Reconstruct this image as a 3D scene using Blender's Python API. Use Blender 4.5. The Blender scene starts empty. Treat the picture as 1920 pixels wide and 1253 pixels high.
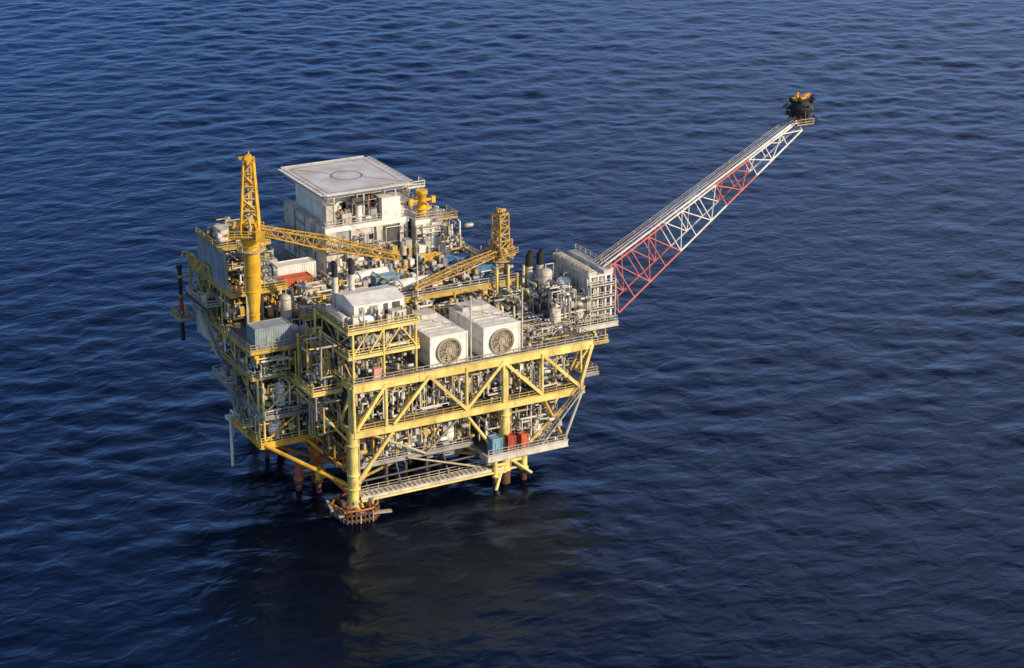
import bpy, math, random
import numpy as np
from mathutils import Vector, Matrix
R = random.Random(11)
scene = bpy.context.scene
V = Vector
COL = scene.collection

# ------------------------------------------------------------------ materials
def mat(name, col, rough=0.5, rust=0.25, dirt=0.35, scale=0.5, metal=0.0, rustcol=(0.16, 0.065, 0.025)):
    m = bpy.data.materials.new(name); m.use_nodes = True
    nt = m.node_tree; N = nt.nodes; L = nt.links
    b = N['Principled BSDF']; b.inputs['Roughness'].default_value = rough
    b.inputs['Metallic'].default_value = metal
    tc = N.new('ShaderNodeTexCoord')
    n1 = N.new('ShaderNodeTexNoise'); n1.inputs['Scale'].default_value = scale; n1.inputs['Detail'].default_value = 6
    L.new(tc.outputs['Object'], n1.inputs['Vector'])
    r1 = N.new('ShaderNodeValToRGB'); r1.color_ramp.elements[0].position = 0.35; r1.color_ramp.elements[1].position = 0.72
    L.new(n1.outputs['Fac'], r1.inputs['Fac'])
    mx = N.new('ShaderNodeMix'); mx.data_type = 'RGBA'
    mx.inputs[6].default_value = (*col, 1)
    mx.inputs[7].default_value = (*[c * (1 - dirt) * w for c, w in zip(col, (0.95, 0.92, 0.88))], 1)
    L.new(r1.outputs['Color'], mx.inputs[0])
    mp = N.new('ShaderNodeMapping'); mp.inputs['Scale'].default_value = (1.3, 1.3, 0.28)
    L.new(tc.outputs['Object'], mp.inputs['Vector'])
    n2 = N.new('ShaderNodeTexNoise'); n2.inputs['Scale'].default_value = 1.1; n2.inputs['Detail'].default_value = 8
    n2.inputs['Roughness'].default_value = 0.7
    L.new(mp.outputs['Vector'], n2.inputs['Vector'])
    r2 = N.new('ShaderNodeValToRGB'); r2.color_ramp.elements[0].position = 0.68 - 0.22 * rust; r2.color_ramp.elements[1].position = 0.80 - 0.12 * rust
    L.new(n2.outputs['Fac'], r2.inputs['Fac'])
    ml = N.new('ShaderNodeMath'); ml.operation = 'MULTIPLY'; ml.inputs[1].default_value = min(1, 0.35 + rust)
    L.new(r2.outputs['Color'], ml.inputs[0])
    m2 = N.new('ShaderNodeMix'); m2.data_type = 'RGBA'; m2.inputs[7].default_value = (*rustcol, 1)
    L.new(ml.outputs[0], m2.inputs[0]); L.new(mx.outputs[2], m2.inputs[6])
    L.new(m2.outputs[2], b.inputs['Base Color'])
    return m

YEL = mat('yellow_paint', (0.87, 0.68, 0.21), 0.5, 0.65, 0.38, 0.35, rustcol=(0.30,0.17,0.06))
YDL = mat('dull_yellow_paint', (0.58, 0.41, 0.10), 0.6, 0.6, 0.4)
YOR = mat('orange_yellow_paint', (0.80, 0.46, 0.04), 0.45, 0.5, 0.35)
YBM = mat('boom_yellow_paint', (0.64, 0.38, 0.05), 0.55, 0.55, 0.4)
LEGO = mat('leg_orange_paint', (0.58, 0.20, 0.03), 0.55, 0.65, 0.45)
WHT = mat('white_paint', (0.84, 0.81, 0.75), 0.5, 0.35, 0.25)
OFF = mat('off_white_cladding', (0.64, 0.59, 0.51), 0.6, 0.5, 0.35)
GRY = mat('grey_paint', (0.37, 0.365, 0.35), 0.6, 0.45, 0.4)
DGR = mat('dark_grey_steel', (0.09, 0.09, 0.09), 0.6, 0.4, 0.4)
DECK = mat('deck_plate', (0.19, 0.185, 0.175), 0.75, 0.6, 0.45, 0.3)
HELI = mat('helideck_surface', (0.62, 0.61, 0.61), 0.8, 0.2, 0.3, 0.25)
BLK = mat('black_soot_and_shade', (0.02, 0.02, 0.022), 0.7, 0.15, 0.3)  # soot and black paint, also the painted shade in the quarters gap
RED = mat('red_paint', (0.42, 0.06, 0.045), 0.5, 0.3, 0.35)
PRED = mat('faded_boom_red', (0.66, 0.18, 0.14), 0.55, 0.25, 0.3)
RDO = mat('red_orange_paint', (0.55, 0.13, 0.05), 0.5, 0.35, 0.35)
BLU = mat('blue_paint', (0.07, 0.22, 0.42), 0.5, 0.25, 0.35)
LBL = mat('light_blue_paint', (0.20, 0.37, 0.48), 0.5, 0.3, 0.35)
BGR = mat('blue_grey_cladding', (0.30, 0.35, 0.39), 0.6, 0.35, 0.35)
TAN = mat('tan_galvanised', (0.46, 0.39, 0.28), 0.55, 0.4, 0.35)
RST = mat('rusty_steel', (0.13, 0.06, 0.03), 0.85, 0.8, 0.5)
GLS = mat('dark_glass', (0.02, 0.025, 0.03), 0.12, 0.0, 0.1)
ORF = mat('orange_paint', (0.80, 0.28, 0.03), 0.5, 0.3, 0.4)
WPIPE = mat('galvanised_pipe', (0.50, 0.48, 0.44), 0.42, 0.35, 0.4, metal=0.1)
MLINE = mat('marking_red', (0.52, 0.24, 0.19), 0.75, 0.0, 0.35, 1.5)
DLINE = mat('marking_dark', (0.20, 0.17, 0.17), 0.75, 0.0, 0.3, 1.5)
PNK = mat('faded_red_paint', (0.65, 0.30, 0.26), 0.6, 0.2, 0.3)
MIX = [WPIPE,WPIPE,GRY,GRY,OFF,OFF,WHT,DGR,TAN,YDL]
MXY = MIX + [YEL, YOR, YDL]

# ------------------------------------------------------------------ mesh builder
class MB:
    def __init__(s): s.v = []; s.f = []; s.mi = []; s.mats = []; s.sm = []
    def add(s, vs, fs, m, smooth=False):
        if m not in s.mats: s.mats.append(m)
        k = s.mats.index(m); o = len(s.v)
        s.v += [tuple(p) for p in vs]
        for f in fs:
            s.f.append(tuple(i + o for i in f)); s.mi.append(k); s.sm.append(smooth)
        return s
    def box(s, a, b, m):
        j = lambda: R.uniform(0.0005, 0.004)
        x0, x1 = min(a[0], b[0]) - j(), max(a[0], b[0]) + j()
        y0, y1 = min(a[1], b[1]) - j(), max(a[1], b[1]) + j()
        z0, z1 = min(a[2], b[2]) - j(), max(a[2], b[2]) + j()
        return s.add([(x0,y0,z0),(x1,y0,z0),(x1,y1,z0),(x0,y1,z0),(x0,y0,z1),(x1,y0,z1),(x1,y1,z1),(x0,y1,z1)],
              [(0,3,2,1),(4,5,6,7),(0,1,5,4),(1,2,6,5),(2,3,7,6),(3,0,4,7)], m)
    def frame(s, p, q):
        p = V(p); q = V(q); d = (q - p).normalized()
        up = V((0,0,1)) if abs(d.z) < 0.95 else V((0,1,0))
        a = d.cross(up).normalized(); b = a.cross(d).normalized()
        return p, q, a, b
    def beam(s, p, q, w, h, m):
        p, q, a, b = s.frame(p, q); w = w/2 + R.uniform(0,.004); h = h/2 + R.uniform(0,.004)
        c = [(-w,-h),(w,-h),(w,h),(-w,h)]
        vs = [p + a*x + b*y for x, y in c] + [q + a*x + b*y for x, y in c]
        return s.add(vs, [(3,2,1,0),(4,5,6,7),(0,1,5,4),(1,2,6,5),(2,3,7,6),(3,0,4,7)], m)
    def ibeam(s, p, q, w, h, m, t=0.08):
        p, q, a, b = s.frame(p, q)
        s.beam(p, q, t, h, m)
        for sg in (-1, 1):
            s.beam(p + b*sg*(h/2), q + b*sg*(h/2), w, t, m)
        return s
    def tube(s, p, q, r, m, n=8, r2=None):
        p, q, a, b = s.frame(p, q)
        if r2 is None: r2 = r
        vs = []
        for c, rr in ((p, r), (q, r2)):
            for i in range(n):
                t = 2*math.pi*i/n
                vs.append(c + a*(math.cos(t)*rr) + b*(math.sin(t)*rr))
        s.add(vs, [(i, (i+1) % n, n + (i+1) % n, n + i) for i in range(n)], m, True)
        s.add([vs[i] for i in range(n)][::-1], [tuple(range(n))], m)
        s.add(vs[n:], [tuple(range(n))], m)
        return s
    def rev(s, base, axis, prof, m, n=16):
        p, q, a, b = s.frame(base, V(base) + V(axis)); d = (q - p).normalized()
        vs = []
        for r, t in prof:
            for i in range(n):
                th = 2*math.pi*i/n
                vs.append(p + d*t + a*(math.cos(th)*r) + b*(math.sin(th)*r))
        fs = []
        for k in range(len(prof)-1):
            for i in range(n):
                fs.append((k*n+i, k*n+(i+1) % n, (k+1)*n+(i+1) % n, (k+1)*n+i))
        s.add(vs, fs, m, True)
        s.add(vs[:n][::-1], [tuple(range(n))], m); s.add(vs[-n:], [tuple(range(n))], m)
        return s
    def vessel(s, p, q, r, m, n=16):
        p = V(p); q = V(q); L = (q-p).length
        prof = []
        for k in range(5):
            t = math.pi/2*k/4; prof.append((max(.01, r*math.sin(t)), r*.55*(1-math.cos(t))))
        prof += [(rr, L - tt) for rr, tt in prof[::-1]]
        return s.rev(p, q-p, prof, m, n)
    def poly(s, pts, r, m, n=8):
        for a, b in zip(pts[:-1], pts[1:]): s.tube(a, b, r, m, n)
        for a in pts[1:-1]: s.rev(V(a)-V((0,0,r)), (0,0,1), [(r*.5,0),(r,r*.5),(r*1.02,r),(r,r*1.5),(r*.5,2*r)], m, n)
        return s
    def rail(s, pts, m, h=1.15, sp=2.0, r=0.05):
        for a, b in zip(pts[:-1], pts[1:]):
            a = V(a); b = V(b); n = max(1, int((b-a).length/sp))
            for i in range(n+1):
                p = a.lerp(b, i/n); s.beam(p, p+V((0,0,h)), r*2, r*2, m)
            for k in (0.5, 1.0): s.beam(a+V((0,0,h*k)), b+V((0,0,h*k)), r*2, r*2, m)
            s.beam(a+V((0,0,.08)), b+V((0,0,.08)), .03, .2, m)
        return s

def part(name, mb, parent=None, label=None, origin=None):
    me = bpy.data.meshes.new(name)
    o = V(origin) if origin is not None else (V(parent['_o']) if parent else V((0,0,0)))
    me.from_pydata([tuple(V(p)-o) for p in mb.v], [], mb.f)
    for m in mb.mats: me.materials.append(m)
    me.polygons.foreach_set('material_index', mb.mi); me.polygons.foreach_set('use_smooth', mb.sm)
    me.update()
    ob = bpy.data.objects.new(name, me); COL.objects.link(ob)
    ob['_o'] = tuple(o)
    if parent: ob.parent = parent
    else: ob.location = o
    if label: ob['label'] = label
    return ob

def thing(name, loc, label, category, group=None):
    e = bpy.data.objects.new(name, None); COL.objects.link(e)
    e.location = loc; e['_o'] = tuple(loc); e['label'] = label; e['category'] = category
    e.empty_display_size = 1
    if group: e['group'] = group
    return e

def lattice(mb, p, q, w0, h0, w1, h1, n, rc, rb, matf, up=V((0,0,1)), skip=False):
    p = V(p); q = V(q); d = (q-p).normalized()
    a = d.cross(up).normalized(); b = a.cross(d).normalized()
    def c(i, sx, sy):
        t = i/n; w = w0+(w1-w0)*t; h = h0+(h1-h0)*t
        return p.lerp(q, t) + a*(sx*w/2) + b*(sy*h/2)
    cs = [(-1,-1),(1,-1),(1,1),(-1,1)]
    for i in range(n):
        m = matf(i/n)
        for k in range(4):
            A = cs[k]; B = cs[(k+1) % 4]
            mb.tube(c(i,*A), c(i+1,*A), rc, m, 8)
            if not skip or k in (1,3): mb.tube(c(i,*A), c(i,*B), rb, m, 6)
            if skip and k==0: continue
            if (i+k) % 2: mb.tube(c(i,*A), c(i+1,*B), rb, m, 6)
            else: mb.tube(c(i,*B), c(i+1,*A), rb, m, 6)
    for k in range(4): mb.tube(c(n,*cs[k]), c(n,*cs[(k+1)%4]), rb, matf(1), 6)

def clutter(mb, x0, x1, y0, y1, z0, z1, n, mats=MIX, rmin=.08, rmax=.26, run=6.0):
    lim=((x0,x1),(y0,y1),(z0,z1))
    for _ in range(n):
        p = [R.uniform(*l) for l in lim]
        r = R.uniform(rmin, rmax); m = R.choice(mats); pts = [tuple(p)]
        for k in range(R.randint(2,5)):
            ax = R.choice((0,1,1,2,2)); lo, hi = lim[ax]
            p[ax] = R.uniform(max(lo,p[ax]-run), min(hi,p[ax]+run)); pts.append(tuple(p))
        pts = [pts[0]] + [b for a,b in zip(pts[:-1],pts[1:]) if (V(a)-V(b)).length > .3]
        if len(pts) > 1: mb.poly(pts, r, m, 7)

def valves(mb, x0,x1,y0,y1,z0,z1,n,mats=MIX,big=1.0):
    for _ in range(n):
        x,y,z = R.uniform(x0,x1),R.uniform(y0,y1),R.uniform(z0,z1); s=R.uniform(.2,.65)*big
        k=R.random()
        if k<.5: mb.box((x,y,z),(x+s,y+s*R.uniform(.6,1.6),z+s*R.uniform(.8,2)),R.choice(mats))
        elif k<.8: mb.tube((x,y,z),(x,y,z+s*1.6),s*.45,R.choice(mats),10)
        else: mb.vessel((x,y,z),(x+s*R.choice((-2,2)),y,z),s*.5,R.choice(mats),10)

# ------------------------------------------------------------------ SEA
F = V((.4756,.8796,0)); RT = V((.8796,-.4756,0)); CAM = V((-153.7,-346.3,175.1))
def axis(lo, hi, st, far):
    c = list(np.arange(lo, hi+st, st)); a=[]; x=lo; s=st
    while x > -far: s*=1.25; x-=s; a.append(x)
    b=[]; x=c[-1]; s=st
    while x < far: s*=1.25; x+=s; b.append(x)
    return np.array(a[::-1]+c+b)
S = axis(-255,255,.85,9000); T = axis(240,960,.95,9000)
SS,TT = np.meshgrid(S,T)
X = CAM.x + RT.x*SS + F.x*TT; Y = CAM.y + RT.y*SS + F.y*TT
rs = np.random.RandomState(8)
Z = np.zeros_like(X)
wind = math.atan2(F.y,F.x)+math.radians(190)
gust = 1+.28*np.sin(X*.011+Y*.017+1.3*np.sin(Y*.009))+.22*np.sin(X*.027-Y*.013+2)
for lam in np.geomspace(4.5, 34, 76):
    th = wind + rs.normal(0,.95); k = 2*math.pi/lam
    slope = 0.0118*(1.0 if lam<15 else (15/lam)**1.3)*(1.0 if lam>8 else (lam/8)**.6)
    ph = rs.uniform(0,6.28)
    Z += gust*slope/k*np.sin(k*(X*math.cos(th)+Y*math.sin(th))+ph + 2.2*np.sin(k*.16*(X*math.sin(th)-Y*math.cos(th))+ph*2))
fs = np.clip(1-(np.maximum(np.abs(SS)-250,0))/60,0,1)*np.clip(1-(np.maximum(np.maximum(245-TT,TT-950),0))/60,0,1)
Z *= fs
ny,nx = X.shape
vs = np.stack([X,Y,Z],-1).reshape(-1,3)
idx = np.arange(nx*ny).reshape(ny,nx)
fc = np.stack([idx[:-1,:-1],idx[:-1,1:],idx[1:,1:],idx[1:,:-1]],-1).reshape(-1,4)
me = bpy.data.meshes.new('sea'); me.vertices.add(len(vs)); me.vertices.foreach_set('co',vs.ravel())
me.loops.add(fc.size); me.loops.foreach_set('vertex_index',fc.ravel().astype(np.int32))
me.polygons.add(len(fc)); me.polygons.foreach_set('loop_start',np.arange(0,fc.size,4,dtype=np.int32))
me.polygons.foreach_set('loop_total',np.full(len(fc),4,dtype=np.int32))
me.update(calc_edges=True); me.polygons.foreach_set('use_smooth',np.ones(len(fc),bool))
sea = bpy.data.objects.new('sea',me); COL.objects.link(sea); sea['kind']='structure'
sea['label']='dark blue rippled open sea surface around the platform'
sm = bpy.data.materials.new('sea_water'); sm.use_nodes=True; nt=sm.node_tree; N=nt.nodes; L=nt.links
N.remove(N['Principled BSDF']); out=N['Material Output']
tc=N.new('ShaderNodeTexCoord'); mp=N.new('ShaderNodeMapping'); mp.inputs['Rotation'].default_value=(0,0,-0.5); mp.inputs['Scale'].default_value=(.85,1.15,1)
L.new(tc.outputs['Object'],mp.inputs['Vector'])
def noise(sc,det,dist=0):
    n=N.new('ShaderNodeTexNoise'); n.inputs['Scale'].default_value=sc; n.inputs['Detail'].default_value=det; n.inputs['Distortion'].default_value=dist
    L.new(mp.outputs['Vector'],n.inputs['Vector']); return n
na=noise(.22,2,.4); nb=noise(.8,2,.2)
b1=N.new('ShaderNodeBump'); b1.inputs['Distance'].default_value=.42; b1.inputs['Strength'].default_value=1.0
b2=N.new('ShaderNodeBump'); b2.inputs['Distance'].default_value=.03; b2.inputs['Strength'].default_value=1.0
L.new(na.outputs['Fac'],b1.inputs['Height']); L.new(nb.outputs['Fac'],b2.inputs['Height']); L.new(b1.outputs[0],b2.inputs['Normal'])
dif=N.new('ShaderNodeBsdfDiffuse'); dif.inputs['Color'].default_value=(0.0006,0.0018,0.0075,1)
gl=N.new('ShaderNodeBsdfGlossy'); gl.inputs['Color'].default_value=(0.44,0.62,1.0,1); gl.inputs['Roughness'].default_value=.24
fr=N.new('ShaderNodeFresnel'); fr.inputs['IOR'].default_value=1.40
mxs=N.new('ShaderNodeMixShader')
for n_ in (dif,gl,fr): L.new(b2.outputs[0],n_.inputs['Normal'])
L.new(fr.outputs[0],mxs.inputs[0]); L.new(dif.outputs[0],mxs.inputs[1]); L.new(gl.outputs[0],mxs.inputs[2]); L.new(mxs.outputs[0],out.inputs['Surface'])
me.materials.append(sm)

# ------------------------------------------------------------------ PLATFORM
plat = thing('oil_platform',(0,0,0),'yellow steel offshore oil platform standing on legs in dark sea','oil platform')
legs=[(0,0),(32,0),(0,17.4),(32,17.4),(0,35),(32,35),(0,52),(32,52)]
for i,(x,y) in enumerate(legs):
    mb=MB(); m = YEL if y==0 else LEGO
    mb.tube((x,y,-12),(x,y,2.5),1.05,RST,20)
    mb.tube((x,y,2.5),(x,y,17),.95,m,20)
    mb.tube((x,y,17),(x,y,26),.7,YEL,16)
    for z in (2.6,5.2,8,14): mb.rev((x,y,z),(0,0,1),[(.9,0),(1.25,.05),(1.25,.35),(.9,.4)],m,20)
    mb.tube((x+1.1,y-.3,3),(x+1.1,y-.3,16.6),.14,TAN,8); mb.tube((x-1.1,y+.2,3),(x-1.1,y+.2,16.6),.1,YDL,8)
    part('leg',mb,plat,'bright yellow tubular leg' if y==0 else 'rusty orange tubular leg')
def deck(x0,x1,y0,y1,z,edge=YEL,h=.9,label=None,rail=True,railm=None,sides='nesw',holes=None):
    mb=MB(); mb.box((x0,y0,z-.25),(x1,y1,z),DECK)
    part('deck',mb,plat,label)
    e=h/2+.02
    mb=MB()
    for a,b_ in (((x0,y0),(x1,y0)),((x1,y0),(x1,y1)),((x1,y1),(x0,y1)),((x0,y1),(x0,y0))):
        mb.ibeam((*a,z-e),(*b_,z-e),.5,h,edge)
    n=int((x1-x0)/4)
    for i in range(1,n): 
        x=x0+(x1-x0)*i/n; mb.beam((x,y0+.3,z-.55),(x,y1-.3,z-.55),.2,.6,GRY)
    part('deck_beam',mb,plat)
    g=.12
    c={'s':((x0+g,y0+g,z),(x1-g,y0+g,z)),'e':((x1-g,y0+g,z),(x1-g,y1-g,z)),'n':((x1-g,y1-g,z),(x0+g,y1-g,z)),'w':((x0+g,y1-g,z),(x0+g,y0+g,z))}
    if rail:
        mb=MB()
        for s_ in sides: mb.rail(c[s_],railm or WPIPE)
        part('railing',mb,plat)
deck(0,50.8,-1,52,26.3,YEL,1.5,'main top deck with yellow edge girders',railm=TAN,sides='sew')
deck(51.4,60.6,6,26,26.3,OFF,.8,railm=WPIPE,sides='sen')
deck(0,49,-1,50,17,YEL,1.2,railm=YDL,sides='se')
deck(1,26,2,30,8.8,GRY,.6,railm=WPIPE,sides='sw')
deck(27,44.5,-2.5,14,7.2,OFF,1.2,'lower grey service deck',sides='sen')
deck(0,46,21,64,33,YDL,.9,sides='sew')
deck(-13,-.3,13,29,12,YOR,.9,railm=YEL,sides='sw')
deck(-12.2,-.3,12.5,33,17.5,GRY,.5,railm=WPIPE,sides='sw')
deck(-13,-6,16,38,24.3,YDL,.5,railm=WPIPE,sides='sw'); deck(-5.9,-.3,13,38,23.6,YEL,.5,railm=YDL,sides='sw')
deck(-13.5,-.3,15,31,30,YDL,.6,railm=TAN,sides='sw'); deck(-12.6,-.3,31.2,48,29,GRY,.6,railm=YDL,sides='w')
deck(-12,-.3,28,50,37,YDL,.6,railm=YOR,sides='sw')
deck(-6,0,4,12.8,24,YEL,.5,railm=YEL,sides='sw')
deck(-15.2,-12.3,33,44,33.4,DGR,.4,railm=OFF,sides='swn'); deck(-15.4,-13.1,24,31,21,GRY,.4,railm=OFF,sides='swn'); deck(-14.9,-13,17,22,14.8,YDL,.4,railm=WPIPE,sides='swn'); deck(-16,-12.8,46,51,27,GRY,.4,railm=YDL,sides='swn')
deck(49.1,52.4,-.5,6,19.3,GRY,.5,railm=TAN,sides='sen'); deck(51.4,58.6,6.2,14,22.6,YDL,.4,railm=OFF,sides='sen')
def truss(verts,diags,y,label=None,m=YEL,rr=.42):
    mb=MB()
    for x in verts: mb.tube((x,y,17),(x,y,25.6),rr*.8,m,12)
    for a,b_ in diags: mb.beam((a[0],y,a[1]),(b_[0],y,b_[1]),.6,.6,m)
    part('truss',mb,plat,label)
T0,B0=25.4,17.2
fd=[((0.4,B0),(6.5,T0)),((8,B0),(15.5,T0)),((15.5,T0),(23.3,B0)),((23.3,B0),(31.2,T0)),((31.2,T0),(39.6,B0)),((39.6,T0),(48,B0)),((48,B0),(50.6,T0))]
truss([0,6.5,23.3,31.2,39.6],fd,-.95,'yellow front truss between two decks')
truss([6.5,23.3,39.6,49],fd,17.4,m=GRY); truss([0,23,49],fd,50,m=GRY)
for x in (.1,48.6):
    mb=MB()
    for k in range(5):
        y0=k*10.; mb.beam((x,y0,T0),(x,y0+5,B0),.5,.5,YEL); mb.beam((x,y0+5,B0),(x,y0+10,T0),.5,.5,YEL); mb.tube((x,y0+10,B0),(x,y0+10,T0),.35,YEL,10)
    part('side_truss',mb,plat)
def col(x,y,z0,z1,r,m=YDL,name='column'):
    mb=MB(); mb.tube((x,y,z0),(x,y,z1),r,m,10); mb.rev((x,y,z0),(0,0,1),[(r*1.6,0),(r*1.6,.12),(r,.14)],m,10); part(name,mb,plat)
for x in (0,8,16,24,32,40,46):
    for y in (21,42,63.5): col(x,y,26.3,32.6,.3,YDL)
for y in (21,27,33,39,45,50):
    for x in (-12,-6):
        z0=12 if y<29 else (17.5 if y<33 else (24.3 if y<38 else 29)); col(x,y,z0,36.7 if y>27 else 29.7,.22,YEL if y%2 else YDL)
for y in (13.5,16): 
    for x in (-12,-5): col(x,y,11.8,24,.24,YEL)
for x,y in ((52.2,6.6),(58,6.6),(58,13.4)): col(x,y,22.6,25.6,.25,YDL)
for x in (2,10,18,25.5): col(x,2.4,8.8,16.5,.2,YDL)
for a,b_,r,m in [((0,0,5.5),(9,-.3,16.5),.4,YEL),((0,0,5.5),(-12,13,11.5),.42,YOR),((0,0,3.5),(0,17.4,3.5),.4,LEGO),((0,0,8),(-4,14,11.5),.35,YOR),
    ((0,0,12),(0,17.4,4),.4,LEGO),((0,17.4,4),(0,35,14),.4,LEGO),((0,35,4),(0,17.4,14),.4,LEGO),((0,17.4,5),(-12,16,11.5),.35,LEGO),((0,17.4,8),(-12,28,11.5),.35,LEGO),
    ((0,0,14),(-5.5,13,22),.25,YEL),((-12,13.2,18),(-5,13.2,23.2),.2,YEL),((-12,13.2,12.4),(-5,13.2,17),.2,YOR),((-12.2,16,18),(-12.2,26,24),.2,YDL),((-12.2,26,24.6),(-12.2,34,29),.2,YEL),
    ((32,0,4),(23,-.3,16.5),.34,YEL),((32,0,4),(42,0,6.6),.28,YEL),((32,0,5),(27.6,-3.2,-2),.34,YEL),((32,0,5.5),(37,-1.6,1.5),.3,YEL),((32,0,4),(32,17.4,14),.4,LEGO),((0,17.4,4),(32,17.4,4),.4,LEGO),((0,17.4,4),(12,17.4,8),.4,LEGO),
    ((44,-2,7.2),(49,-.5,16.5),.32,WPIPE),((44,6,7.2),(49,6,16.5),.34,YEL),((44,13,7.2),(49,13,16.5),.34,YEL),((37,-.6,7.5),(48.5,-.6,16.6),.34,YEL),((44,-1,8),(40,-.6,16.4),.25,YOR),((43.8,4,8),(48.5,4,12),.3,YOR),
    ((48.8,3,19),(54.5,6.3,22.2),.25,YDL),((49,12,17.5),(57.5,12,22.2),.3,YEL),((49,24,17.5),(57.5,24,25.6),.3,YEL),((48.8,0,17.4),(52,5.8,25.6),.25,YEL),
    ((3,-.2,16),(16,1.6,8.6),.26,TAN),((12,1.6,8.6),(26,-.4,4.6),.2,TAN),((0,0,4.5),(5,2.6,8.2),.26,YDL),((16,1.6,8.8),(23,-.3,16.4),.22,TAN),((1,5,4),(16,5,8.2),.3,YDL),((16,5,8.2),(31,5,4),.3,YDL),((1,1,6),(31,1,6.4),.22,DGR),((24,3,8.4),(31,.8,4.6),.24,YDL),((10,3,8.2),(10,.6,4),.2,DGR),((20,3,8.2),(20,.6,4),.2,DGR),
    ((0,35,4),(32,35,4),.4,LEGO),((0,52,4),(32,52,4),.4,LEGO),((0,35,4),(0,52,12),.4,LEGO)]:
    mb=MB(); mb.tube(a,b_,r,m,12); part('brace',mb,plat)
mb=MB()
mb.box((1.2,-.9,3.6),(31.2,.9,3.8),TAN); mb.ibeam((1,-1,3.5),(31,-1,3.5),.3,.5,OFF); mb.ibeam((1,1,3.5),(31,1,3.5),.3,.5,YDL)
for i in range(30): mb.box((1.5+i,-.85,3.81),(1.95+i,.85,3.9),OFF)
mb.rail([(1.2,.95,3.8),(31,.95,3.8)],TAN); mb.tube((1,-1.3,3.0),(31,-1.3,3.0),.22,YEL,10)
part('walkway',mb,plat,'long slim slatted catwalk low over the water')
mb=MB()
ring=[]
for i in range(11):
    a=2*math.pi*i/11; rr=4.3+R.uniform(-.5,.6); ring.append((rr*math.cos(a),rr*math.sin(a)))
for i in range(11):
    p=ring[i]; q_=ring[(i+1)%11]
    for z,r in ((.6,.32),(1.7,.28),(2.6,.2)): mb.tube((*p,z),(*q_,z),r,RST if z<2 else LEGO,8)
    for t_ in (0,.33,.66):
        x=p[0]+(q_[0]-p[0])*t_; y=p[1]+(q_[1]-p[1])*t_; mb.tube((x*1.03,y*1.03,-2),(x*1.03,y*1.03,1.6+R.uniform(0,1.3)),R.uniform(.16,.3),R.choice([RST,TAN,LEGO,DGR]),8)
    mb.beam((0,0,1.9),(*p,1.5),.35,.3,RST); mb.add([(0,0,1.75),(*p,1.55),(*q_,1.55)],[(0,1,2)],RST)
mb.beam((-4.4,-2.6,1.7),(5.8,-3.9,1.2),.9,.35,TAN); mb.beam((-4.9,-1,2.2),(-4.2,3,2.6),.5,.3,TAN); mb.box((-2.6,-3.6,1.8),(-.6,-2,2.5),RST); valves(mb,-3.6,3.6,-3.4,3,1.6,2.7,30,[RST,TAN,LEGO,TAN,DGR],1.3)
mb.rev((0,0,1.6),(0,0,1),[(2.0,0),(1.6,.9),(1.15,1.6)],YDL,10)
part('boat_landing',mb,plat,'irregular rusty fender collar at the waterline')
def bumper(x,y,m,dx,r=.55):
    mb=MB(); mb.tube((x,y,-6),(x,y,2.2),r*.9,RST,12); mb.tube((x,y,2.0),(x,y,5.4),r,m,12); mb.rev((x,y,2.0),(0,0,1),[(r,0),(r*1.35,.05),(r*1.35,.5),(r,.55)],LEGO if m!=YEL else YEL,12)
    mb.tube((x,y,4.4),(x+dx,y,4.4),r*.6,m,10); mb.tube((x,y,2.7),(x+dx,y,2.7),r*.4,m,10)
    part('riser_guard',mb,plat)
bumper(36,-.2,YEL,-3,.7); bumper(29.2,-1.2,YEL,2.4,.5); bumper(-4.6,15.5,RDO,3.8,.72); bumper(-4,33,LEGO,3.5); bumper(20,17,LEGO,3); bumper(-1.6,13,YOR,1.2,.6)
mb=MB(); mb.tube((-13.2,28,2),(-13.2,28,12),.3,WHT,10); mb.tube((-12.6,28.2,8),(-12.6,28.2,12),.12,WHT); mb.box((-14,27.4,11.8),(-12,28.8,12.6),WHT)
part('drain_pipe',mb,plat,'white vertical pipe hanging below the deck')
for x,y in ((6,8),(12,12),(18,6),(24,12),(9,26),(18,28),(9,5),(15,9),(21,11)):
    mb=MB(); mb.tube((x,y,-8),(x,y,17),.4,DGR,10); part('conductor_pipe',mb,plat)  # dark grey deepens the shadow under the decks by colour
def corr(x0,x1,y,z0,z1,m,flat=False):
    mb=MB(); mb.box((x0,y,z0),(x1,y+.15,z1),m)
    n=0 if flat else int((x1-x0)/.9)
    for i in range(n): mb.box((x0+.2+i*.9,y-.12,z0+.1),(x0+.55+i*.9,y,z1-.1),m)
    part('partition_wall',mb,plat)
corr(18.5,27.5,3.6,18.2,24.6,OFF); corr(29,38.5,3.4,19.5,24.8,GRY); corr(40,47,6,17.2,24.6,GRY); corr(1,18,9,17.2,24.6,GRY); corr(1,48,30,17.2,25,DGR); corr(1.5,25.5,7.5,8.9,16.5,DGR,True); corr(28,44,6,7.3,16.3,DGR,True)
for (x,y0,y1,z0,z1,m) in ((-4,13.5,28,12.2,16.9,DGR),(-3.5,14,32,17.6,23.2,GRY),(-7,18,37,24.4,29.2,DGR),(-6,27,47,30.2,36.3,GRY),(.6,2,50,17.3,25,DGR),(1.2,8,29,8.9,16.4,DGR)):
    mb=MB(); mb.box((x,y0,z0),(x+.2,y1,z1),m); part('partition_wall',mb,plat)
def pw(*calls):
    mb=MB()
    for c in calls: (clutter if c[0]=='c' else valves)(mb,*c[1:])
    part('pipework',mb,plat)
LT=[OFF,WHT,WPIPE,GRY,TAN,OFF,YDL]
pw(('c',1,47,-.2,3.3,17.6,24.5,130,LT),('v',1,47,0,3.2,17.1,23,220,LT,1.3))
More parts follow.
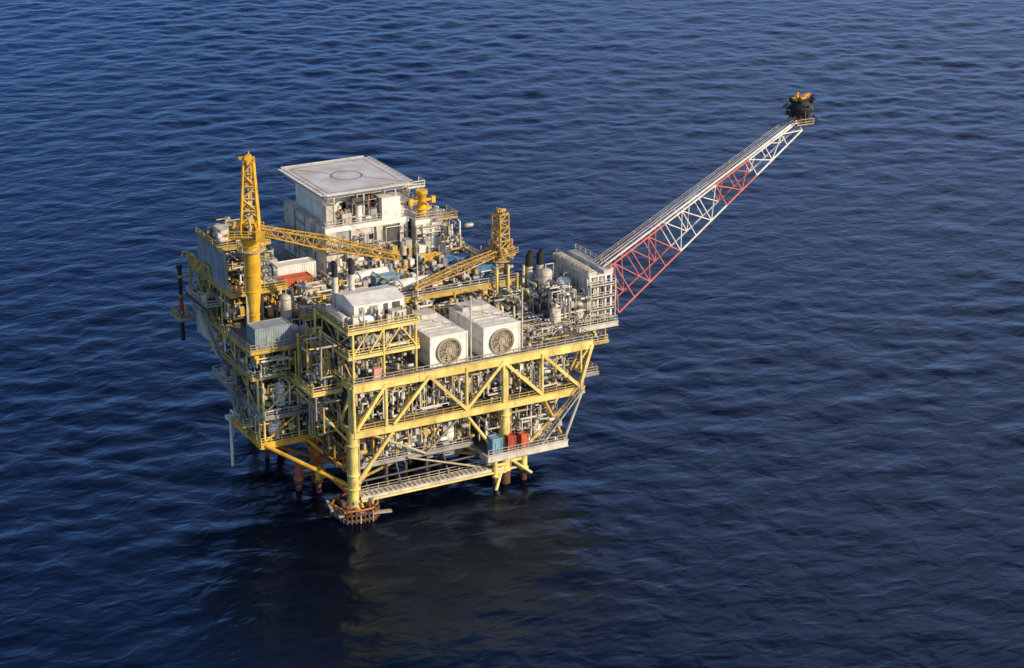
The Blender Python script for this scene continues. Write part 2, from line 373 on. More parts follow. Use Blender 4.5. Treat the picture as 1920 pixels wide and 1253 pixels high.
pw(('c',2,26,2.2,7.3,9,16,130,LT+[DGR,GRY],.08,.26),('v',2,26,2.2,6.5,8.9,13,190,LT+[GRY,DGR],1.6))
pw(('c',2,26,3,14,6,8.5,40,[DGR,RST,GRY,TAN]))
pw(('c',28,44,-1,6,7.5,15.5,90,LT),('v',37,44,-2,6,7.3,12,60,LT,1.2),('v',28,44,1,6,7.3,14,80,LT,1.4))
pw(('c',-3,6,1,16,9,16,70,[LEGO,YOR,RST,GRY,TAN,YDL]))
pw(('c',-12.8,-.5,13.3,29,12.2,17,90,MXY),('v',-12.8,-.5,13.3,29,12.1,16,130,MXY,1.4))
pw(('c',-12.2,-.3,12.7,32,17.7,23.6,130,MXY),('v',-12.2,-.5,12.8,32,17.6,22.5,170,MIX,1.5))
pw(('c',-13,-.5,14,38,24.5,29.2,130,MXY),('v',-13,-.5,15,38,24.4,28.5,150,MIX+[BGR,YOR],1.5))
pw(('c',-12.5,-.5,28,47.5,30.3,36.5,120,MXY),('v',-12.5,-.5,28,47,29.2,35,140,MXY,1.5))
pw(('v',-15,-12.6,33.5,43,33.4,34.6,16,[GRY,OFF,BGR,WPIPE,YDL],1.3)); pw(('v',-15.2,-13.4,24.5,30.5,21,22,9,[GRY,OFF,WPIPE],1.3)); pw(('v',-15.6,-13.2,46.5,50,27,28.4,9,[GRY,OFF,YDL],1.3))
pw(('c',1,14,1,16,26.5,30.5,60),('v',1,14,0,14,26.4,29.5,80,LT,1.3))
pw(('c',-5,1,4,13,24.2,33,40,MXY),('v',-5.5,0,4,12.5,24.1,27,40)); pw(('c',-5,0,4,13,14,24,50,MXY),('v',-4,0,4,12,17,23,30))
pw(('c',13,48,15.2,21,26.6,32.5,130,MXY),('v',13,48,15,20,26.4,32,150,MIX+[OFF],1.5),('c',36,50,0.5,14,26.6,29,60,MIX,.06,.18),('v',36,50,0,18,26.4,28.5,100),('c',36,47,12,20,27,32,50,MXY))
pw(('c',1,45,22,38,33.2,35.8,120),('v',1,45,22,38,33,35.2,260,MIX+[YOR,BGR,OFF],1.5),('v',33,46,28,60,33,36,90,MIX+[YOR,BLU],1.5))
pw(('v',52,58,6.5,13,22.7,24.5,24,LT,1.3))
for x in list(np.arange(-5.4,0,1.1)): col(x,13.1,24.2,29.4,.12,YEL,'vertical_pipe')
for x,y,z0,z1 in ((41,20,26.3,36),(43,19,26.3,37),(45,19,26.3,35),(47,20,26.3,36),(-1.5,10,24,34),(-3,11,24,33),(-5,12.5,24,33),(-1,13.5,24,37),(-.8,14,18,31),(-2.4,14.5,17.6,34)):
    col(x,y,z0,z1,.26,YDL if x<-2 else YEL,'vertical_pipe')
def stair(p,q,w,m=YDL):
    mb=MB(); p=V(p); q=V(q); d=V((q.x-p.x,q.y-p.y,0)).normalized(); s_=V((-d.y,d.x,0))*w/2
    for sg in (-1,1):
        mb.beam(p+s_*sg,q+s_*sg,.1,.3,m); mb.beam(p+s_*sg+V((0,0,1.1)),q+s_*sg+V((0,0,1.1)),.08,.08,m)
        for i in range(6): a=p.lerp(q,i/5)+s_*sg; mb.beam(a,a+V((0,0,1.1)),.07,.07,m)
    n=int((q.z-p.z)/.25)
    for i in range(n):
        a=p.lerp(q,(i+.5)/n); mb.beam(a-s_,a+s_,.28,.05,DECK)
    part('stair',mb,plat)
stair((2,1.6,17.1),(11,1.6,26.3),1.0); stair((-13.4,18,12.1),(-13.4,26,17.5),1.1,GRY); stair((-12.8,24,17.6),(-12.8,34,24.3),1.0,GRY); stair((-14,30,24.4),(-14,39,30),1.0,OFF); stair((-12.8,34,30),(-12.8,44,37),1.0); stair((47,14,26.4),(47,21,33),1.1); stair((39,-1.8,7.3),(48,-1.8,17),1.0,GRY)

# ------------------------------------------------------------------ LIVING QUARTERS
q=thing('living_quarters',(25,50,33),'off-white multi-storey living quarters block carrying the helideck','building')
mb=MB(); mb.box((13,40,33),(31,61,43.0),OFF); mb.box((31.8,37.5,33),(37.6,58,42.6),OFF); mb.box((23.5,38.2,33),(28.6,40,37.2),OFF); mb.box((14.5,38.6,33),(18,40,36),WHT)
for x0,x1 in ((13,15.2),(18.4,19.6),(24,25.4),(29.2,31)): mb.box((x0,39.5,36.2),(x1,40,43.0),OFF)
mb.box((12.8,39.4,42.2),(31.2,40,43.2),WHT); mb.box((12.8,39.6,37.8),(31.1,39.95,38.1),GRY)
for y in (45,50,55): mb.box((12.8,y,33.4),(13,y+.3,42.8),GRY)
mb.box((31.6,37.2,41.8),(37.8,37.6,42.8),WHT)
for x in (33.2,35.2): mb.box((x,37.2,33.2),(x+.8,37.5,41.8),WHT)
part('wall',mb,q)
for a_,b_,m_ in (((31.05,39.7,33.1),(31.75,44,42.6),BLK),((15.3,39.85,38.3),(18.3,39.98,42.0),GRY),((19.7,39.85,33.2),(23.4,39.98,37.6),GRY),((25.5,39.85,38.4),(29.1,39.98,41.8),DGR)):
    mb=MB(); mb.box(a_,b_,m_); part('recess_shade',mb,q)  # solid dark boxes, shade of the wall recesses put into their colour
for x,z in ((20.5,39.5),(22.6,39.5),(32.2,38.6),(36.3,38.6),(16,39)):
    mb=MB(); y=39.85 if x<31 else 37.35; mb.box((x,y,z),(x+.9,y+.13,z+1.1),GLS); mb.box((x-.1,y-.07,z-.12),(x+1.0,y+.05,z),WHT); part('window',mb,q)
for x in (20.2,34.1):
    mb=MB(); y=39.75 if x<30 else 37.3; mb.box((x,y,33.1),(x+1.0,y+.15,35.3),BGR if x<30 else DGR); mb.box((x+.8,y-.06,34.1),(x+.95,y,34.3),OFF); part('door',mb,q)
mb=MB(); mb.box((15,45,43.0),(29,59,48.3),WHT)
for x in (15.6,18.5,21.5,25,27): mb.box((x,44.85,44.8),(x+1.3,45,46.4),GLS)
mb.box((25.5,39.9,43.1),(29.6,43,47.6),WHT); mb.box((29.8,40.4,43.1),(30.9,42,45.4),OFF); mb.box((13.8,41,43.1),(15.6,43,47.3),OFF); mb.box((17,40.3,43.1),(19,42.5,45.4),OFF); mb.tube((21,41.3,43.0),(21,41.3,46.6),.7,WHT,14); mb.box((22.8,40.4,43.1),(24.6,41.8,45.5),GRY); mb.tube((23.8,42.5,43.0),(23.8,42.5,47.8),.25,RDO,8)
mb.box((20.5,43.5,43.1),(24.8,43.9,47.8),DGR)
part('penthouse',mb,q,'white upper storey with dark windows under the helideck')
mb=MB(); valves(mb,14,37,40.3,43,43.0,46,60,[OFF,GRY,WHT,RDO,DGR]); clutter(mb,14,30,40.3,43.3,43.2,47.5,34,[OFF,GRY,WPIPE,DGR],.06,.16,3); clutter(mb,31,38,36.3,37.3,33,42.0,22,[WPIPE,WHT,OFF,GRY],.08,.2,5); clutter(mb,14,31,37.6,39.5,33,42,44,[WPIPE,GRY,OFF,DGR],.06,.16,4); clutter(mb,11.8,12.9,41,60,33,43,24,[GRY,WPIPE,OFF],.08,.16,5); valves(mb,13.5,31,36.5,38.8,33,36.5,34,LT,1.7); valves(mb,24,38,35,37,33,38,40,LT,2.2)
valves(mb,38,44,36,56,33,40,60,MIX,2.0); clutter(mb,38,44,38,58,33,41,50)
part('roof_equipment',mb,q)
mb=MB(); mb.rail([(13.1,60.8,43.1),(13.1,40.1,43.3),(31,40.1,43.3),(31.9,37.6,42.9),(37.5,37.6,42.9),(37.5,57,42.9)],WPIPE)
mb.box((37.7,40,38.8),(41,47,39.05),DECK); mb.rail([(38.1,40.1,39.1),(40.8,40.1,39.1),(40.8,46.8,39.1)],YDL); mb.box((35.6,36,42.5),(40.6,41,42.7),TAN); mb.rail([(35.8,36.1,42.7),(40.4,36.1,42.7),(40.4,40.8,42.7)],YDL); mb.box((10.8,41,38.6),(12.8,59,38.75),DECK); mb.rail([(10.9,58,38.8),(10.9,41.2,38.8)],WPIPE)
mb.box((13,38.4,38.1),(24,39.5,38.2),DECK); mb.rail([(13.1,38.5,38.2),(23.9,38.5,38.2)],WPIPE)
part('railing',mb,q)
hx0,hx1,hy0,hy1,hz=13.3,31.9,40,61.5,50
hd=MB(); hd.box((hx0,hy0,hz-.4),(hx1,hy1,hz),HELI)
for y in np.arange(hy0+1,hy1,2.9): hd.ibeam((hx0+.2,y,hz-.8),(hx1-.2,y,hz-.8),.3,.7,OFF)
for x in (hx0+.6,hx0+7,hx0+13,hx1-.6): hd.ibeam((x,hy0+.2,hz-1.3),(x,hy1-.2,hz-1.3),.3,.5,OFF)
for x in (15.5,22,29): 
    for y in (41,50,60): hd.tube((x,y,43.0),(x,y,49.2),.2,OFF,8)
hdo=part('helideck',hd,q,'pale grey square helicopter deck with red lines and circle')
n=MB()
for (a,b_,o) in (((hx0,hy0),(hx1,hy0),(0,-1.1)),((hx1,hy0),(hx1,hy1),(1.1,0)),((hx1,hy1),(hx0,hy1),(0,1.1)),((hx0,hy1),(hx0,hy0),(-1.1,0))):
    a3=V((*a,hz-.15)); b3=V((*b_,hz-.15)); o3=V((*o,.2)); k=int((b3-a3).length/1.6)
    n.beam(a3+o3,b3+o3,.08,.08,WHT); n.beam(a3+o3*.5,b3+o3*.5,.05,.05,WHT)
    n.add([a3,b3,b3+o3*.98,a3+o3*.98],[(0,1,2,3)],OFF)
    for i in range(k+1): p=a3.lerp(b3,i/k); n.beam(p,p+o3,.07,.07,WHT)
part('safety_net',n,hdo)
mk=MB(); zz=hz+.008; cx,cy=22.8,51
def line(x0,y0,x1,y1,w,m,z=zz):
    d=V((x1-x0,y1-y0,0)).normalized(); s_=V((-d.y,d.x,0))*w/2
    mk.add([V((x0,y0,z))-s_,V((x1,y1,z))-s_,V((x1,y1,z))+s_,V((x0,y0,z))+s_],[(0,1,2,3)],m)
def ringm(r0,r1,m,z):
    n_=40; vs_=[(cx+r*math.cos(6.2832*i/n_),cy+r*math.sin(6.2832*i/n_),z) for r in (r0,r1) for i in range(n_)]
    mk.add(vs_,[(i,(i+1)%n_,n_+(i+1)%n_,n_+i)[::-1] for i in range(n_)],m)
ringm(2.95,3.35,DLINE,zz)
for sx,sy in ((-1,1),(1,-1)):
    line(cx+sx*2.5,cy+sy*2.6,cx+sx*8.2,cy+sy*9.2,.5,MLINE)
line(hx0+1,hy0+1,hx1-3,hy0+1,.35,MLINE,zz+.004); line(hx0+1,hy0+1,hx0+1,hy1-1,.3,MLINE,zz+.008); line(hx1-1,hy0+4,hx1-1,hy1-1,.3,MLINE,zz+.004)
line(hx0+1.5,hy1-1,hx1-1.5,hy1-1,.3,MLINE,zz+.012)
part('deck_marking',mk,hdo)
st=MB(); st.box((32.2,41.5,48.2),(36,44.5,48.4),OFF); st.rail([(32.3,41.6,48.4),(35.9,41.6,48.4),(35.9,44.4,48.4)],WHT); st.box((32.2,42,48.45),(33.4,43,49.7),RED); st.beam((33,45,49.4),(36.5,52,43.4),1.1,.2,OFF)
for x,y in ((32.6,42),(35.6,42),(35.6,44.2)): st.tube((x,y,42.5),(x,y,48.3),.15,OFF,8)
part('access_platform',st,q)

# ------------------------------------------------------------------ CRANES
def crane(base, zdeck, zped, mast_w, mast_h, tip, label, m=YOR, rp=1.1, rtop=1.9, k1=.28, k2=.56, topr=.45, bm=None):
    bm=bm or m
    c=thing('pedestal_crane',(base[0],base[1],zdeck),label,'crane')
    x,y=base; H=zped-zdeck
    mb=MB(); mb.rev((x,y,zdeck),(0,0,1),[(rp,0),(rp,H*k1),(rtop,H*k2),(rtop,H*.93),(rtop*1.15,H*.95),(rtop*1.15,H)],m,24)
    mb.rev((x,y,zdeck+H*.87),(0,0,1),[(rtop+.1,0),(rtop+1.1,.05),(rtop+1.1,.2),(rtop+.1,.25)],TAN,16)
    for i in range(12):
        a=6.2832*i/12; b_=6.2832*(i+1)/12; rr=rtop+1.05
        P=lambda t,z:(x+rr*math.cos(t),y+rr*math.sin(t),zdeck+H*.87+z)
        mb.beam(P(a,.2),P(a,1.3),.08,.08,m); mb.beam(P(a,1.3),P(b_,1.3),.08,.08,m)
    mb.beam((x-rp-.3,y-.4,zdeck),(x-rp-.3,y-.4,zdeck+H*.87),.5,.1,TAN)
    for kk in (.2,.45,.62): mb.rev((x,y,zdeck+H*kk),(0,0,1),[(rp*1.0,0),((rp if kk<.3 else rtop)+.12,.02),((rp if kk<.3 else rtop)+.12,.18),(rp*1.0,.2)],m,20)
    part('pedestal',mb,c)
    t=V(tip)-V((x,y,zped)); d=V((t.x,t.y,0)).normalized(); s_=V((-d.y,d.x,0)); o=V((x,y,zped))
    k=mast_w/4.0
    mb=MB(); mb.beam(o-d*4*k+V((0,0,.5)),o+d*2.4*k+V((0,0,.5)),3.6*k,.8,m)
    mb.beam(o-d*3.9*k+V((0,0,1.7*k+.3)),o-d*1.8*k+V((0,0,1.7*k+.3)),3.0*k,1.5*k,m); mb.tube(o-d*2.7*k-s_*2.2*k+V((0,0,1.6*k)),o-d*2.7*k+s_*2.2*k+V((0,0,1.6*k)),.9*k,DGR,14)
    for sg in (-1,1): 
        mb.beam(o-d*1.5*k+s_*sg*2.6*k+V((0,0,.9)),o+d*2.5*k+s_*sg*2.6*k+V((0,0,.9)),1.2*k,.15,TAN)
    mb.rail([o-d*4*k+s_*2.8*k+V((0,0,.9)),o+d*2.3*k+s_*3.1*k+V((0,0,.9))],m,1.1,1.2); mb.rail([o-d*4*k-s_*2.8*k+V((0,0,.9)),o+d*2.3*k-s_*3.1*k+V((0,0,.9))],m,1.1,1.2)
    for _ in range(34): 
        p=o+d*R.uniform(-4,2.3)*k+s_*R.uniform(-2.8,2.8)*k+V((0,0,R.uniform(.9,3.0))); mb.tube(p,p+V((R.uniform(-.4,.4),R.uniform(-.4,.4),R.uniform(.4,1.3))),R.uniform(.12,.42),R.choice([m,m,DGR,TAN,RDO,YDL]),8)
    part('machinery_house',mb,c)
    mb=MB(); p=o+d*1.2*k-s_*2.9*k+V((0,0,1.0)); mb.beam(p,p+d*1.7*k,1.3*k,1.8*k,m); mb.beam(p+d*1.72*k+V((0,0,.2)),p+d*1.76*k+V((0,0,.2)),1.1*k,1.1*k,GLS); part('operator_cab',mb,c)
    mb=MB(); top=o+V((0,0,mast_h))+d*.15*k
    lattice(mb,o+V((0,0,.9)),top,mast_w*.85,mast_w*.85,mast_w*topr,mast_w*topr,6,.21*k+.05,.14*k+.03,lambda t:m,up=d)
    mb.beam(top-s_*1.6*k,top+s_*1.6*k,.5,.6,m); mb.beam(top-d*1.8*k+V((0,0,.5)),top+d*1.2*k+V((0,0,.5)),.6,.5,m); mb.beam(top.lerp(o,.28)-s_*1.0*k,top.lerp(o,.28)+s_*1.0*k,1.5*k,.2,m)
    mb.beam(top.lerp(o,.06),top.lerp(o,.22),1.0*k,.9*k,m)
    for sg in (-1,1): mb.tube(top+s_*sg*.5*k+V((0,0,.5))-s_*.15,top+s_*sg*.5*k+V((0,0,.5))+s_*.15,.7*k,m,12); mb.beam(top+s_*sg*1.4*k,top+s_*sg*1.4*k+V((0,0,1.4*k)),.16,.16,m)
    mb.beam(o+V((0,0,1))-s_*1.3*k,top-s_*.6*k,.5,.12,TAN); mb.beam(o+V((0,0,1))+d*.3,top+d*.1,.5*k,.3*k,YDL)
    part('mast',mb,c)
    mb=MB(); tp=V(tip); st_=o+d*1.8*k+V((0,0,1.3)); mid=st_.lerp(tp,.45)
    lattice(mb,st_,mid,1.7*k,1.3*k,2.3*k,2.0*k,7,.14*k+.03,.085*k+.02,lambda t:bm); lattice(mb,mid,tp,2.3*k,2.0*k,1.2*k,1.0*k,8,.14*k+.03,.085*k+.02,lambda t:bm)
    mb.tube(tp-s_*.5,tp+s_*.5,.6*k,bm,12); mb.beam(st_+V((0,0,-.7*k)),tp+V((0,0,-.3*k)),.5*k,.05,TAN)
    part('boom',mb,c)
    mb=MB()
    for sg in (-.5,.5): mb.tube(top+s_*sg+V((0,0,.9)),tp+s_*sg*.6,.03,DGR,5)
    part('hoist_rope',mb,c)
    mb=MB(); hk=tp+V((0,0,-2.4)); mb.tube(tp,hk,.035,DGR,5); mb.tube(hk,hk-V((0,0,.9)),.35,m,10,r2=.2); mb.tube(hk-V((0,0,.9)),hk-V((.3,0,1.5)),.1,DGR,6); part('hook',mb,c)
    return c
crane((-9,24),30,49.2,4.0,14.8,(15.6,12.2,45),'tall yellow pedestal crane with lattice mast and lowered boom',bm=YBM,rp=1.1,rtop=1.6,k1=.22,k2=.5)
crane((45,26),33,36.2,2.9,9.3,(23,20,35.3),'smaller weathered yellow crane with its boom laid flat',m=mat('faded_crane_yellow',(0.55,0.35,0.09),.5,.6,.4),rp=1.3,rtop=1.5,topr=.8)
ox,oy,oz=34.2,39.5,42.6
c=thing('crane_pedestal',(ox,oy,oz),'short yellow crane pedestal with crossed top arms on the quarters roof','crane pedestal')
mb=MB(); mb.rev((ox,oy,oz),(0,0,1),[(1.1,0),(1.1,.6),(.95,.7),(.95,4.8),(1.2,4.9),(1.2,5.7)],YOR,20); part('column',mb,c)
mb=MB(); mb.rev((ox,oy,oz+1.9),(0,0,1),[(1.0,0),(1.9,.05),(1.9,.25),(1.0,.3)],YOR,16)
mb.beam((ox-2.9,oy,oz+3.6),(ox+2.9,oy,oz+3.6),.45,.4,YOR); mb.beam((ox,oy-2.7,oz+3.3),(ox,oy+2.7,oz+3.3),.45,.4,YOR)
for s_ in (-1,1): mb.box((ox+s_*2.5-.4,oy-.4,oz+2.8),(ox+s_*2.5+.4,oy+.4,oz+4.1),YOR)
part('service_ring',mb,c)

# ------------------------------------------------------------------ AIR COOLERS
def cooler(x0,y0,z0,w,h,dp):
    c=thing('air_cooler',(x0+w/2,y0,z0),'large white air cooler box with round tan fan facing out','air cooler','air coolers along the deck edge')
    mb=MB(); x1=x0+w; y1=y0+dp; z1=z0+h
    mb.add([(x0,y0,z0),(x1,y0,z0),(x1,y1,z0),(x0,y1,z0),(x0,y0,z1),(x1,y0,z1),(x1,y1,z1-.3),(x0,y1,z1-.3)],[(0,3,2,1),(4,5,6,7),(1,2,6,5),(2,3,7,6),(3,0,4,7)],WHT)
    n_=32; cx_,cz_=x0+w*.5,z0+h*.48; r=h*.385; vs_=[]
    for i in range(n_):
        t=6.28318*i/n_; c_,s_=math.cos(t),math.sin(t); vs_.append((cx_+r*c_,y0-.02,cz_+r*s_))
    for i in range(n_):
        t=6.28318*i/n_; c_,s_=math.cos(t),math.sin(t)
        k=min((w/2)/abs(c_) if abs(c_)>1e-6 else 9e9,((z1-cz_) if s_>0 else (cz_-z0))/abs(s_) if abs(s_)>1e-6 else 9e9)
        vs_.append((cx_+k*c_,y0-.02,cz_+k*s_))
    mb.add(vs_,[(i,(i+1)%n_,n_+(i+1)%n_,n_+i)[::-1] for i in range(n_)],WHT)
    for cxx in (x0,x1): mb.box((cxx-.13,y0-.12,z0),(cxx+.13,y0+.2,z1),WHT)
    mb.box((x0-.1,y0-.14,z1-.2),(x1+.1,y0+.1,z1+.1),WHT)
    for y in (y0+dp*.35,y0+dp*.7): mb.box((x0-.08,y,z0+.2),(x0,y+.12,z1-.4),OFF)
    mb.box((x0-.1,y0+.3,z0+2.6),(x0+.0,y1-.2,z0+2.75),OFF)
    mb.box((x0+1,y1-4,z1-.4),(x1-1,y1-.6,z1+.5),OFF)
    for i in range(5): mb.box((x0+.5,y0+1.5+i*1.7,z1-.12),(x1-.5,y0+1.62+i*1.7,z1+.04),OFF)
    part('housing',mb,c)
    f=MB(); f.rev((cx_,y0+1.4,cz_),(0,-1,0),[(r*1.0,0),(r*1.0,1.4),(r*1.08,1.5),(r*1.1,1.65),(r*.98,1.67),(r*.96,1.4),(r*.96,.1),(0.05,.08)],TAN,32)
    fo=part('fan',f,c)
    g=MB()
    for i in range(9):
        t=6.28318*i/9; dx,dz=math.cos(t),math.sin(t); px,pz=-dz,dx
        i0,i1=.5,r*.92; w0,w1=.35,.7
        g.add([(cx_+dx*i0-px*w0,y0+.1,cz_+dz*i0-pz*w0),(cx_+dx*i0+px*w0,y0+.5,cz_+dz*i0+pz*w0),(cx_+dx*i1+px*w1,y0+.35,cz_+dz*i1+pz*w1),(cx_+dx*i1-px*w1,y0+.15,cz_+dz*i1-pz*w1)],[(0,1,2,3)],TAN)
    g.tube((cx_,y0+.6,cz_),(cx_,y0-.15,cz_),.65,OFF,16); part('blade',g,fo)
    g=MB()
    for rr in (r*.35,r*.55,r*.75,r*.92,r*1.04):
        for i in range(28):
            a=6.28318*i/28; b_=6.28318*(i+1)/28
            g.beam((cx_+rr*math.cos(a),y0-.32,cz_+rr*math.sin(a)),(cx_+rr*math.cos(b_),y0-.32,cz_+rr*math.sin(b_)),.08 if rr<r else .22,.08 if rr<r else .22,TAN)
    for i in range(8):
        a=6.28318*i/8; g.beam((cx_,y0-.38,cz_),(cx_+r*1.05*math.cos(a),y0-.38,cz_+r*1.05*math.sin(a)),.1,.08,TAN)
    part('fan_guard',g,fo)
    return c
c1=cooler(16.3,.1,26.35,7.7,6.1,14.5)
kids=lambda o:[k for k in bpy.data.objects if k.parent==o]
c2=c1.copy(); COL.objects.link(c2); c2.location=c1.location+V((11.2,-.05,0))
for k in kids(c1):
    kk=k.copy(); COL.objects.link(kk); kk.parent=c2
    for g in kids(k): gg=g.copy(); COL.objects.link(gg); gg.parent=kk
for x,y,z0,z1 in ((25.6,1.6,26.4,38.5),(36.4,1.2,26.4,38.5),(23.5,20,33,42)):
    p=thing('vent_mast',(x,y,z0),'thin pale vertical vent mast standing beside the coolers','vent mast','vent masts'); mb=MB(); mb.tube((x,y,z0),(x,y,z1),.16,OFF,8); mb.rev((x,y,z0),(0,0,1),[(.4,0),(.4,.3),(.2,.32)],GRY,10); part('pole',mb,p)
    mb=MB(); mb.box((x-.3,y-.2,z1-.1),(x+.3,y+.2,z1+.2),GRY); part('cap',mb,p)

# ------------------------------------------------------------------ TURBINE MODULE
t=thing('turbine_module',(7,7,26.4),'two-tier yellow framed module topped with white generator enclosure','generator module')
mb=MB()
for x in (.8,7,13.6):
    for y in (.6,7,14): mb.tube((x,y,26.4),(x,y,36),.26,YEL,10)
for z in (31.3,36.2):
    for y in (.5,14.2): mb.ibeam((-.2,y,z-.3),(14.3,y,z-.3),.3,.55,YEL)
    for x in (-.2,7,14.3): mb.ibeam((x,.5,z-.3),(x,14.2,z-.3),.3,.55,YEL)
for a,b_ in (((.8,31.5),(4,35.8)),((7,35.8),(4,31.5)),((7,31.5),(10.5,35.8)),((13.6,31.5),(10.5,35.8))): mb.beam((a[0],.45,a[1]),(b_[0],.45,b_[1]),.22,.22,YEL)
for y0,z0,y1,z1 in ((.6,26.6,7,31),(7,31,14,26.6),(.6,35.6,7,31.6),(7,31.6,14,35.6)): mb.beam((.6,y0,z0),(.6,y1,z1),.24,.24,YDL)
part('support_frame',mb,t)
mb=MB(); mb.box((-.2,.5,31.3),(14.3,14.2,31.45),DECK); mb.box((-.2,.5,36.2),(14.3,14.2,36.35),DECK); part('floor',mb,t)
mb=MB(); 
for z in (31.45,36.35): mb.rail([(0,14,z),(0,.6,z),(14.2,.6,z),(14.2,14,z)],YEL)
part('railing',mb,t)
mb=MB(); mb.box((3,4.5,36.4),(13.2,12.6,39.6),WHT)
mb.add([(2.8,4.3,39.6),(13.4,4.3,39.6),(13.4,8.5,40.5),(2.8,8.5,40.5),(13.4,12.8,39.6),(2.8,12.8,39.6)],[(0,1,2,3),(3,2,4,5),(0,3,5),(1,4,2),(0,5,4,1)],WHT)
for x,w_ in ((4,.9),(6.2,1.6),(9,.8),(10.8,1.5)): mb.box((x,4.35,37.1),(x+w_,4.5,39.1),GRY if x<8 else DGR)
part('generator_enclosure',mb,t,'white pitched-roof enclosure with louvres')
mb=MB(); mb.box((.5,1,36.36),(13.6,4.2,36.5),GRY); mb.vessel((1.5,2.6,37.3),(7.5,2.6,37.3),.8,WHT); mb.vessel((1,4,37.2),(1,12,37.2),.8,OFF); mb.box((9.5,2,36.4),(12.5,3.8,38.2),OFF)
for _ in range(46):
    x=R.uniform(.6,13.2); y=R.uniform(1.1,4.0); h_=R.uniform(.6,2.8)
    if R.random()<.6: mb.tube((x,y,36.4),(x,y,36.4+h_),R.uniform(.08,.3),R.choice([WHT,OFF,GRY,DGR,TAN]),8)
    else: mb.box((x,y,36.4),(x+R.uniform(.3,.9),y+.6,36.4+h_*.6),R.choice([WHT,OFF,GRY,DGR]))
part('auxiliary_equipment',mb,t)
for x,y in ((3.2,13.4),(6.6,13.4)):
    mb=MB(); mb.tube((x,y,36.3),(x,y,42.6),.6,OFF,14); mb.tube((x,y,42.6),(x,y,44.8),.58,BLK,14); mb.tube((x,y,44.7),(x-.5,y-.4,45.5),.58,BLK,14); part('exhaust_stack',mb,t,'black-topped exhaust stack')
mb=MB(); clutter(mb,.5,13.6,.8,12,31.6,35.6,70,LT); valves(mb,.6,13.5,.9,8,31.5,35,70,[GRY,OFF,TAN,DGR],1.3); mb.vessel((2.5,3.4,33.2),(11,3.4,33.2),1.0,TAN); mb.tube((5,2.2,33.2),(5,1.9,33.2),1.2,GRY,16); mb.box((.6,13.5,31.5),(13.6,13.7,36),DGR); part('pipework',mb,t)
mb=MB(); mb.box((4.5,-.5,26.4),(6.0,.4,28.6),PNK); mb.box((4.6,-.56,27),(5.9,-.5,27.2),OFF); part('cabinet',mb,t,'faded pink cabinet')

# ------------------------------------------------------------------ FLARE SIDE MODULE
f=thing('compressor_house',(57.2,14,26.4),'tall narrow off-white clad house with long ridged roof','equipment building')
mb=MB(); mb.box((55.4,9,26.4),(59.7,22,35.6),OFF)
for x in (55,56.8,58.5,59.8): mb.box((x,7.7,26.4),(x+.35,8.1,36),WHT); 
for z in (28.6,31.1,33.6,35.6): mb.box((55,7.75,z),(60.1,8.0,z+.3),WHT)
for a,b_ in (((55.2,26.6),(57,31)),((59.9,31.2),(58.6,35.6)),((57,31.2),(55.2,35.6))): mb.beam((a[0],7.8,a[1]),(b_[0],7.8,b_[1]),.2,.2,OFF)
for y in np.arange(9,21.5,1.5): mb.box((55.2,y,27),(55.4,y+.2,35.4),WHT)
part('wall',mb,f)
mb=MB(); mb.box((54.8,7.8,35.8),(56.7,22.2,36.7),OFF); mb.box((58.3,7.8,35.8),(60.1,22.2,36.7),OFF); mb.box((56.8,8,35.8),(58.2,22,36.1),GRY)
for y in np.arange(8.5,22,1.4): mb.box((54.9,y,36.7),(56.6,y+.15,36.85),TAN)
part('roof',mb,f)
for z,x in ((29,57.2),(31.6,58.6),(31.8,55.5)):
    mb=MB(); mb.box((x,8.85,z),(x+1.0,9.0,z+1.5),DGR); part('louvre',mb,f)
mb=MB(); mb.rail([(55,21,36.8),(55,8,36.8)],WPIPE); mb.rail([(60.0,8,36.8),(60.0,22,36.8)],WPIPE); 
for z in (29,31.5,34): mb.box((54.4,6.4,z),(60.4,7.7,z+.12),DECK); mb.rail([(54.5,6.5,z+.1),(60.3,6.5,z+.1)],OFF)
for x in (54.6,60.2): mb.beam((x,6.5,26.4),(x,6.5,35),.18,.18,OFF)
part('gallery',mb,f)
def vtank(x,y,z,r,h,m,label,name='pressure_vessel'):
    o=thing(name,(x,y,z),label,'pressure vessel'); mb=MB(); mb.vessel((x,y,z+.6),(x,y,z+h),r,m)
    for k in (.3,.6,.85): mb.rev((x,y,z+h*k),(0,0,1),[(r+.01,0),(r+.07,.02),(r+.07,.16),(r+.01,.18)],GRY,16)
    part('shell',mb,o)
    for i in range(4):
        mb=MB(); a=6.28*i/4+.5; mb.beam((x+r*.8*math.cos(a),y+r*.8*math.sin(a),z),(x+r*.8*math.cos(a),y+r*.8*math.sin(a),z+1.2),.18,.18,GRY)
        part('support_leg',mb,o)
    mb=MB(); mb.tube((x,y,z+h-.1),(x,y,z+h+.8),.16,WPIPE); mb.poly([(x,y,z+h+.8),(x+r+.4,y,z+h+.8),(x+r+.4,y-.2,z+.3)],.12,WPIPE); part('nozzle',mb,o)
for a in ((50.5,10,26.4,1.3,6.5,WHT),(53,8.5,26.4,1.0,4.6,OFF),(52.5,13.5,26.4,1.5,8.2,WHT),(47.5,8,26.4,1.1,4.4,OFF),(50,16.5,26.4,1.4,9.5,OFF)): vtank(*a,'white cylindrical process vessel on short legs among pipework')
for a in ((-3,20,23.7,1.2,8.5,OFF),(-8,15,17.6,1.1,5.4,WHT),(-3.5,13.9,17.6,1.2,5.2,OFF),(-9,19,24.4,.9,4.4,OFF),(-2,25,30,1.1,6.5,OFF),(-1.8,17,23.7,1.0,9,GRY)): vtank(*a,'tall grey process vessel beside stacked decks')
